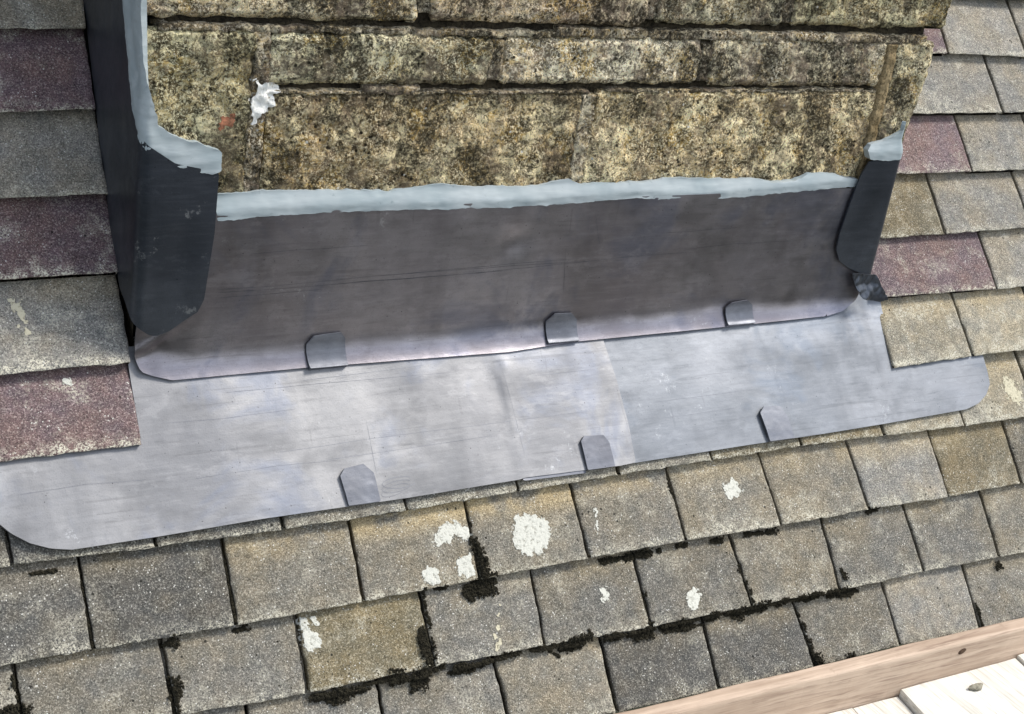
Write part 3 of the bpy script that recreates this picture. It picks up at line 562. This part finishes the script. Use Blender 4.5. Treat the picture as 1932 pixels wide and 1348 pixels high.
stone(.994, 1.441, .33, .581); stone(1.455, 1.956, .33, .584)
stone(.8385, 1.184, .667, .79, dl=.20); stone(1.197, 1.517, .669, .79); stone(1.530, 1.746, .674, .79); stone(1.760, 2.060, .676, .79, dr=.2)
for (a, b) in ((.845, 1.08), (1.09, 1.42), (1.432, 1.74), (1.75, 2.055)): stone(a, b, .80, .93, .008, dl=.2 if a < .9 else .03, dr=.2 if b > 2 else .03)
for (a, b) in ((.845, 1.22), (1.23, 1.60), (1.61, 2.055)): stone(a, b, .942, 1.09, .008, dl=.2 if a < .9 else .03, dr=.2 if b > 2 else .03)
def rough_panel(name, x0, x1, z0, z1, y, amp, cell, mat, back=.02, wav=0.):
    xs = np.linspace(x0, x1, max(4, int((x1-x0)/cell))); zs = np.linspace(z0, z1, max(4, int((z1-z0)/cell))); vs = []
    for i, x in enumerate(xs):
        for j, z in enumerate(zs):
            e = min(i, len(xs)-1-i, j, len(zs)-1-j); yy = y-amp*fbm(x, 3, z, 80, 3)+(back if e == 0 else 0)
            vs.append((x+wav*nz(0, 0, z, 22), yy, z+(.0028*fbm(x, 0, z1, 38, 3) if (z1-z0) < .03 else 0)))
    return mk(name, vs, grid_faces(len(xs), len(zs)), mat, ch, True, ((x0+x1)/2, y, (z0+z1)/2))
rough_panel('mortar', .866, 2.035, .20, 1.12, YC+.013, .003, .009, M['mortar'])
rough_panel('pointing', 1.951, 1.974, .42, .655, YC+.0015, .003, .0028, M['pointing'], wav=.003)
rough_panel('pointing', .974, 1.001, .44, .654, YC+.004, .004, .0028, M['stone_fill'], wav=.003)
rough_panel('pointing', 1.434, 1.462, .45, .580, YC+.003, .004, .0028, M['stone_fill'], wav=.002)
for xx in (1.3, 1.628): rough_panel('pointing', xx-.012, xx+.012, .594, .650, YC+.004, .004, .0028, M['stone_fill'], wav=.002)
for xx in (1.19, 1.5235, 1.753): rough_panel('pointing', xx-.012, xx+.012, .676, .79, YC+.005, .004, .0028, M['stone_fill'], wav=.002)
rough_panel('pointing', 1.12, 1.20, .578, .5925, YC+.003, .003, .0028, M['stone_fill'])
rough_panel('pointing', 1.47, 1.955, .578, .5872, YC+.003, .004, .0028, M['stone_fill'])
rough_panel('pointing', .99, 1.45, .576, .5852, YC+.003, .004, .0028, M['stone_fill'])
rough_panel('pointing', .86, 1.40, .648, .6622, YC+.005, .004, .0028, M['stone_fill'])
rough_panel('pointing', 1.38, 2.03, .650, .6685, YC+.004, .004, .0028, M['stone_fill'])
# chimney core with its side and back walls, leaning a little with the photograph's left face
cv = [(.858, YC+.02, -.1), (2.026, YC+.02, -.1), (2.026, 1.0, -.1), (.90, 1.0, -.1), (.858, YC+.02, 1.1), (2.026, YC+.02, 1.1), (2.026, 1.0, 1.1), (.90, 1.0, 1.1)]
mk('core', cv, [(0, 4, 7, 3), (1, 2, 6, 5), (2, 3, 7, 6), (4, 5, 6, 7)], M['mortar'], ch, False)
for side in (0, 1):
    z = .42
    for cz in (.655, .792, .932, 1.09):
        for (ya, yb) in ((YC+.232, YC+.45), (YC+.462, YC+.76)):
            if side == 0: xa = .857+.055*(ya-YC); xb = .857+.055*(yb-YC)
            else: xa = xb = 2.04
            sg = -1 if side == 0 else 1; vs = []; ys = np.linspace(ya, yb, 22); zs = np.linspace(z, cz-.010, 16)
            for i, y in enumerate(ys):
                for j, zz in enumerate(zs):
                    e = min(i, 21-i, j, 15-j); x = xa+(xb-xa)*i/21; vs.append((x+sg*(.004*fbm(x, y, zz, 20)-.004-(.02 if e == 0 else 0)), y, zz))
            mk('stone_block', vs, grid_faces(22, 16, side == 0), M['stone'], ch, True, (xa, (ya+yb)/2, (z+cz)/2))
        z = cz+.001
CB = bvh(('stone_block', 'pointing'))
def surfy(x, z):
    hit = CB.ray_cast(Vector((x, YC-.05, z)), Vector((0, 1, 0)))[0]
    return min(hit.y if hit is not None else YC+.012, YC+.011)
vs, fs = sheet(D['splash'], .0014, lambda a, b, h: (a, surfy(a, b)-h, b), lambda a, b, f: .0009+.0004*fbm(a, b, 0, 130, 4), -.003, lambda a, b, f: .008*fbm(a, b, 1, 90, 5)-.001)
mk('paint_splash', vs, fs, M['paint'], ch)
vs, fs = sheet(D['redspot'], .0014, lambda a, b, h: (a, surfy(a, b)-h, b), lambda a, b, f: .0006+.0002*fbm(a, b, 0, 200), -.003, lambda a, b, f: .008*fbm(a, b, 4, 150, 4)+.0005)
mk('paint_spot', vs, fs, M['rust'], ch)
# ------------------------------------------------------------------ lower lead sheet, in two overlapping pieces
def seg_d(a, b, line):
    best = 9
    for p, q in zip(line[:-1], line[1:]):
        ex, ey = q[0]-p[0], q[1]-p[1]; t = min(max(((a-p[0])*ex+(b-p[1])*ey)/(ex*ex+ey*ey), 0), 1)
        best = min(best, math.hypot(a-p[0]-t*ex, b-p[1]-t*ey))
    return best
def dress(a, b):                 # dents and ripples of hand dressed lead
    h = .0011*fbm(a, b*.45, 1.7, 9, 2)+.00018*fbm(a, b*.5, 4, 42, 2)
    h += .0014*math.exp(-((a-1.352-.03*(b-.2))/.009)**2)*sm(b, .30, .27)-.0016*math.exp(-((a-1.335)/.012)**2)*math.exp(-((b-.25)/.03)**2)
    h += .0010*math.exp(-(seg_d(a, b, D['crease'])/.004)**2)-.0008*math.exp(-(seg_d(a, b, D['crease2'])/.006)**2)
    return h
low = tag(empty('lead_apron', roofP(1.44, .2, 0)), 'wide pale grey lead apron lying on the tiles below the chimney', 'lead flashing')
mapR = lambda a, b, h: roofP(a, b, lw(b)+h)
PL = [tuple(p) for p in D['lead_low_L']]+[tuple(p) for p in D['lead_low_lapline'][1:]]+[(1.52, .345), (.847, .345), (.846, .230), (.645, .222), (.645, .185)]
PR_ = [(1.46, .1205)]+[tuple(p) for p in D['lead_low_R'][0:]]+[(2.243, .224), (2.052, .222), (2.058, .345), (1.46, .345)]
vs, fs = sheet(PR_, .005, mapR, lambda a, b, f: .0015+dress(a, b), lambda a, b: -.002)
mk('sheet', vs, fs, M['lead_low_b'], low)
vs, fs = sheet(PL, .005, mapR, lambda a, b, f: .0030+dress(a, b)+.0004*sm(a, 1.44, 1.47), lambda a, b: .0002+(dress(a, b)+.0012 if a > 1.47 else -.001))
mk('sheet', vs, fs, M['lead_low'], low)
fl = [(1.345, .1165), (1.444, .1150), (1.446, .122), (1.345, .124)]
vs, fs = sheet(fl, .003, mapR, lambda a, b, f: .0016+dress(a, b), -.001); mk('under_flap', vs, fs, M['lead_clip'], low)
# ------------------------------------------------------------------ upright lead sheet with its kicked out foot
PRF = D['prof']
def prof(s):
    k = min(max(s/.003, 0), len(PRF)-1.001); i = int(k); t = k-i; y = PRF[i][0]*(1-t)+PRF[i+1][0]*t; z = PRF[i][1]*(1-t)+PRF[i+1][1]*t
    dy, dz = PRF[i+1][0]-PRF[i][0], PRF[i+1][1]-PRF[i][1]; n = math.hypot(dy, dz)
    if s < 0: y += dy/n*s; z += dz/n*s
    return y, z, -dz/n, dy/n
def dressU(a, s):
    k = sm(s, .02, .06)
    h = k*(.0024*fbm(a, s*.30, 8.8, 9, 2)*(.7+1.5*sm(a, 1.5, 1.75))+.0004*fbm(a, s*.4, 2.2, 30, 2)*(1+2*sm(a, 1.5, 1.75)))
    h += -.004*math.exp(-((a-1.36)/.022)**2)*math.exp(-((s-.165)/.022)**2)*k
    # crumple where the left end is dressed round the corner
    h += sm(a, .93, .86)*(-.004*sm(s, .10, .05)*sm(s, .03, .05)+.0035*sm(s, .03, .05)*math.exp(-(((s-.055)-(a-.86)*.6)/.006)**2))
    h += .0016*fbm(a, s, 5, 45, 2)*sm(a, .90, .86)
    return max(h, -.0045) if s > .03 else max(h, -.0006)
def mapU(a, s, h):
    y, z, ny, nz_ = prof(s)
    return (a, y+ny*h, z+nz_*h)
up = D['upper']
PU = [tuple(p) for p in up[2:-2]]+[(2.002, .045), (2.002, .10), (2.000, .222), (.852, .222), (.852, .045)]
vs, fs = sheet(PU, .0045, mapU, lambda a, b, f: .0018+dressU(a, b), lambda a, b: dressU(a, b))
o = mk('upright_flashing', vs, fs, M['lead_up'], None, True, (1.43, YC, .35))
tag(o, 'long dark brown-grey upright lead sheet across the front of the chimney', 'lead flashing')
# ------------------------------------------------------------------ corner pieces
XL = .8475; YL = YC-.0115; K = .055; RC_ = .010
def mapL(s, z, h):
    if s <= -RC_: nx_, ny_ = -1., K; x = XL+K*(-s-RC_); y = YL-s
    elif s < RC_:
        a = (s+RC_)/(2*RC_)*math.pi/2; x = XL+RC_-RC_*math.cos(a); y = YL+RC_-RC_*math.sin(a); nx_, ny_ = -math.cos(a), -math.sin(a)
    else: x = XL+s; y = YL; nx_, ny_ = 0., -1.
    x -= .055*max(0, min(z, .80)-.52)*sm(s, -.12, -.02)
    return (x+nx_*h, y+ny_*h, z)
top = [tuple(p) for p in D['side_leadtop']]; sx, sz = top[-1]
topx = [(sx-d, sz+d*1.36) for d in (.1, .25, .5)]
PW = [tuple(p) for p in D['wrapL_front'][1:]]+[(.003, .301), (-.010, .312), (-.035, .322), (-.06, .326), (-.09, .350), (-.3, .62), (-.6, 1.005)]+topx[::-1]+top[::-1][:-1]+[(.006, .524)]
def hL(a, b, f): return .0022+.0012*fbm(a, b*.4, 3, 18, 2)+.003*math.exp(-(((a-.035)/.03)**2+((b-.36)/.05)**2))*(-1)*.6+.0015*sm(f, .006, 0)*0
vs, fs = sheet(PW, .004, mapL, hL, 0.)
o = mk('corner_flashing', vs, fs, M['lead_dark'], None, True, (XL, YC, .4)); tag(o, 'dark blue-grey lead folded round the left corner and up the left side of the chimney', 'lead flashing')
XR = 2.0165
def mapRt(s, z, h):              # s measured from the right corner, negative on the front face
    lean = (z-.39)*.012
    if s <= -RC_: x = XR+s; y = YC-.0135; nx_, ny_ = 0., -1.
    elif s < RC_:
        a = (s+RC_)/(2*RC_)*math.pi/2; x = XR-RC_+RC_*math.sin(a); y = YC-.0135+RC_-RC_*math.cos(a); nx_, ny_ = math.sin(a), -math.cos(a)
    else: x = XR; y = YC-.0135+s; nx_, ny_ = 1., 0.
    return (x+nx_*h+lean, y+ny_*h, z)
wr = [(p[0]-XR, p[1]) for p in D['wrapR']]
PWR = [wr[0], (-.010, .486), (.004, .488), (.05, .545), (.6, 1.25), (.6, .99), (.12, .40), (.02, .298), (0., .291), (-.010, .291)]+wr[5:]
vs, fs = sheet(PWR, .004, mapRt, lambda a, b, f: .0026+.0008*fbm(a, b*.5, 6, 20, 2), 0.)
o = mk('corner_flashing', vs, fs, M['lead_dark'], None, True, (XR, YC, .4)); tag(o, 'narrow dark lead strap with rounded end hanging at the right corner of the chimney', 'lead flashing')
def hT(a, b, f): return .003+.004*fbm(a, b, 2, 40, 2)+.004*abs(nz(a*1.6, b, 3, 60))+.004*sm(b, .30, .262)
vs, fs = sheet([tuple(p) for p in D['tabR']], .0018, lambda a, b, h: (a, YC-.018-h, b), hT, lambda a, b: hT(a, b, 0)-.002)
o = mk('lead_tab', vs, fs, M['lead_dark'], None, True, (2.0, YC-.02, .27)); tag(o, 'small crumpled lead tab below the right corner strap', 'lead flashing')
# ------------------------------------------------------------------ sealant beads
def hS(line, tilt, base=.0003): return lambda a, b, f: base-tilt*sm(seg_d(a, b, line), .008, .030)+.0005*fbm(a*.14, b, 3, 190, 3)+.0007*fbm(a, b, 3, 40, 2)
lowL = [tuple(p) for p in D['mastic_front'][:11]]
vs, fs = sheet([tuple(p) for p in D['mastic_front']], .0021, lambda a, b, h: (a, YC-.0095-h, b), hS(lowL, .009), -.012, lambda a, b, f: .0012*fbm(a, b, 0, 60, 4)+.0022*max(0, fbm(a*.35, b*2, 4, 150, 3))-.0006)
o = mk('sealant_bead', vs, fs, M['sealant'], None, True, (1.43, YC, .447)); tag(o, 'long pale grey sealant bead along the top of the upright lead sheet', 'sealant')
PM = [(p[0], p[1]-.006) for p in top[1:]]
PM = [(.0052, .5148), (.0195, .5032), (.0383, .5003), (.0577, .4934), (.0836, .4889), (.093, .4925), (.0933, .5143), (.0683, .525), (.0459, .5297), (.0297, .5393), (.0182, .5469), (.0126, .5703), (.0060, .5915), (-.001, .6125), (-.005, .65), (-.008, .672), (-.003, .70), (-.02, .76), (-.20, .88), (-.5, 1.29), (-.5, 1.175)]+[(a, b-.006) for a, b in topx[:1]]+PM[::-1]
lowM = PM[20:]+PM[:5]
vs, fs = sheet(PM, .0026, lambda s, z, h: mapL(s, z, h+.0022), hS(lowM, .0025), -.010, lambda a, b, f: .0016*fbm(a, b, 0, 60, 4)+.0020*max(0, fbm(a, b*.5, 4, 120, 3)))
o = mk('sealant_bead', vs, fs, M['sealant'], None, True, (XL, YC, .55)); tag(o, 'pale grey sealant smeared round the left corner above the dark folded lead', 'sealant')
PMR = [(p[0]-XR, p[1]) for p in D['mastR'][:8]]+[(.004, .545), (.01, .50), (0., .484), (-.03, .481)]
vs, fs = sheet(PMR, .0016, lambda s, z, h: mapRt(s, z, h+.003), hS([(-.07, .483), (.01, .484)], .006), -.012, lambda a, b, f: .0012*fbm(a, b, 0, 80, 3))
o = mk('sealant_bead', vs, fs, M['sealant'], None, True, (XR, YC, .5)); tag(o, 'short pale grey sealant patch on top of the right corner strap', 'sealant')
# ------------------------------------------------------------------ clips
lu = ['lead clip folded up over the foot of the upright sheet, nearest the left corner', 'lead clip folded up over the foot of the upright sheet, middle of three', 'lead clip folded up over the foot of the upright sheet, nearest the right corner strap']
for pl, lb in zip(D['clipsU'], lu):
    pl = [tuple(p) for p in pl]; x0 = pl[0][0]; x1 = pl[1][0]; s0 = min(pl[0][1], pl[1][1])-.003
    pl[0] = (x0, s0); pl[1] = (x1, s0)
    def hc(a, b, f, x0=x0, s0=s0): return .0042+.0012*sm(b, s0+.030, s0+.045)+.0010*sm(a, x0+.02, x0)+.0014*math.exp(-((b-s0)/.004)**2)+.0003*fbm(a, b, 1, 60, 2)
    vs, fs = sheet(pl, .0013, mapU, hc, lambda a, b: hc(a, b, 0)-.0021 if b > s0+.006 else -.004)
    o = mk('lead_clip', vs, fs, M['lead_clip'], None, True, mapU((x0+x1)/2, s0, 0)); tag(o, lb, 'lead clip', 'lead clips holding the edges of the flashing')
ld = ['lead clip folded over the apron bottom edge beside scribbled scratches, leftmost of three', 'lead clip folded over the apron bottom edge near the lap joint, middle of three', 'lead clip folded over the bottom edge of the apron, rightmost of the lower three']
for pl, lb in zip(D['clipsD'], ld):
    pl = [tuple(p) for p in pl]; x0 = pl[0][0]; x1 = pl[1][0]; s0 = min(pl[0][1], pl[1][1])-.0015
    pl[0] = (x0, s0); pl[1] = (x1, s0)
    def hc(a, b, f, x0=x0, s0=s0): return .0062+dress(a, b)+.0012*sm(a, x0+.025, x0)-.0008*sm(b, s0+.02, s0)+.0003*fbm(a, b, 1, 60, 2)
    vs, fs = sheet(pl, .0013, mapR, hc, lambda a, b: hc(a, b, 0)-.0024 if b > s0+.006 else -.006)
    o = mk('lead_clip', vs, fs, M['lead_clip'], None, True, mapR((x0+x1)/2, s0, 0)); tag(o, lb, 'lead clip', 'lead clips holding the edges of the flashing')
# scratched scribbles beside the lower left clip
for k in range(3):
    cx, cy = 1.158+.004*k, .128+.0045*k; pts = []
    for t in np.linspace(.2, 5.2, 26): pts.append((cx+(.020+.002*k)*math.cos(t+k*.3), cy+.006*math.sin(t)+.004*math.cos(t)))
    vs = []; fs = []
    for i, (a, b) in enumerate(pts):
        q = pts[min(i+1, len(pts)-1)]; p_ = pts[max(i-1, 0)]; dx, dy = q[0]-p_[0], q[1]-p_[1]; n_ = math.hypot(dx, dy) or 1; ww = .00022
        for sg in (-1, 1): vs.append(mapR(a-sg*dy/n_*ww, b+sg*dx/n_*ww, .00325+dress(a, b)))
    fs = [(2*i, 2*i+2, 2*i+3, 2*i+1) for i in range(len(pts)-1)]
    mk('scratch', vs, fs, M['lead_clip'], low)
def score(line, mapf, hf, name, mat, parent, ww=.00028):
    pts = []
    for p_, q in zip(line[:-1], line[1:]):
        n_ = max(2, int(math.hypot(q[0]-p_[0], q[1]-p_[1])/.004))
        pts += [(p_[0]+(q[0]-p_[0])*k/n_, p_[1]+(q[1]-p_[1])*k/n_) for k in range(n_)]
    pts.append(line[-1]); vs = []
    for i, (a, b) in enumerate(pts):
        q = pts[min(i+1, len(pts)-1)]; p_ = pts[max(i-1, 0)]; dx, dy = q[0]-p_[0], q[1]-p_[1]; n_ = math.hypot(dx, dy) or 1
        w_ = ww*(.35+.8*abs(nz(a, b, 2, 40)))*min(1, i/3+.1, (len(pts)-1-i)/3+.1); wob = .0006*nz(a, b, 7, 18)
        for sg in (-1, 1): vs.append(mapf(a-(sg*w_+wob)*dy/n_, b+(sg*w_+wob)*dx/n_, hf(a, b)+.00022))
    mk(name, vs, [(2*i, 2*i+2, 2*i+3, 2*i+1) for i in range(len(pts)-1)], mat, parent)
uf = bpy.data.objects['upright_flashing']
for l in D['scrU']: score([tuple(p) for p in l], mapU, lambda a, b: .0018+dressU(a, b), 'scratch', M['lead_dark'], uf)
for l in D['scrL']: score([tuple(p) for p in l], mapR, lambda a, b: (.0030+.0004*sm(a, 1.44, 1.47) if a < 1.52 else .0015)+dress(a, b), 'scratch', M['lead_clip'], low)
# ------------------------------------------------------------------ timber and scaffold boards at the eaves
def beam(name, x0, x1, y0, y1, z0, z1, mat, amp=.0006, r=.002, parent=None, tilt=0., n=60, skew=0.):
    prof_ = [(y0, z0), (y0, z0+.5*(z1-z0)), (y0, z1-r), (y0+r*.3, z1-r*.3), (y0+r, z1), ((y0+y1)/2, z1), (y1-r, z1), (y1-r*.3, z1-r*.3), (y1, z1-r), (y1, z0)]
    xs = np.linspace(x0, x1, n); vs = []
    for x in xs:
        for (y, z) in prof_:
            vs.append((x+skew*(y-y1), y+amp*fbm(x*.4, y*3, z*3, 30), z+amp*fbm(x*.4, y*3, z*3+5, 30)+tilt*(x-x0)))
    n2 = len(prof_); f = [[i*n2+j, i*n2+(j+1) % n2, (i+1)*n2+(j+1) % n2, (i+1)*n2+j] for i in range(n-1) for j in range(n2)]
    f += [[j for j in range(n2)][::-1], [(n-1)*n2+j for j in range(n2)]]
    return mk(name, vs, f, mat, parent, False, ((x0+x1)/2, (y0+y1)/2, z0))
tb = beam('timber_batten', .2, 3.3, -.162, -.1365, -.235, -.1475, M['timber'], .0012, .004, tilt=-.0015, n=200)
tag(tb, 'reddish brown timber batten along the bottom edge of the roof tiles', 'timber')
kn = []
bl = [('bleached board left of the narrow one, at the bottom edge beside the timber', 1.36, 1.816, -.2185, .0), ('narrow low bleached board immediately left of the thick scaffold board with the knot', 1.8185, 1.904, -.2195, 0.), ('thick bleached scaffold board with a grey knot in it', 1.909, 2.145, -.2085, .02), ('bleached scaffold board at the far right, behind the one with the knot', 2.149, 2.40, -.1985, 0.)]
for lb, a, b, z, tl in bl:
    bd = beam('scaffold_board', a, b, -.78, -.1635, z-.034, z, M['pine'], .0008, .002, tilt=tl, n=14, skew=.17)
    tag(bd, lb, 'board', 'scaffold boards beside the eaves')
    if 'knot' in lb:
        cx, cy = 2.0215, -.204; pl = [(cx+.013*math.cos(t)*(1+.3*math.sin(3*t)), cy+.006*math.sin(t)) for t in np.linspace(0, 6.1, 14)]
        vs, fs = sheet(pl, .0012, lambda p, q, h: (p, q, z+.02*(p-a)+.0005+h), lambda p, q, f: .0022*sm(f, 0, .003)+.0012*fbm(p, q, 0, 220, 2), -.003)
        o = mk('knot', vs, fs, blot_mat('grey_knot', (.30, .28, .22), (.10, .09, .07)), bd)
cx, cz = 1.9745+.045, -.166
pl = [(cx+.0065*math.cos(t)*1.0+.003*math.sin(t), cz+.0045*math.sin(t)) for t in np.linspace(0, 6.0, 12)]
vs, fs = sheet(pl, .001, lambda p, q, h: (p, -.1625-h, q), lambda p, q, f: .0012+.0006*sm(f, 0, .002), -.002); mk('knot', vs, fs, M['knot'], tb)
print('triangles', sum(len(o.data.polygons)*2 for o in bpy.data.objects if o.type == 'MESH'))
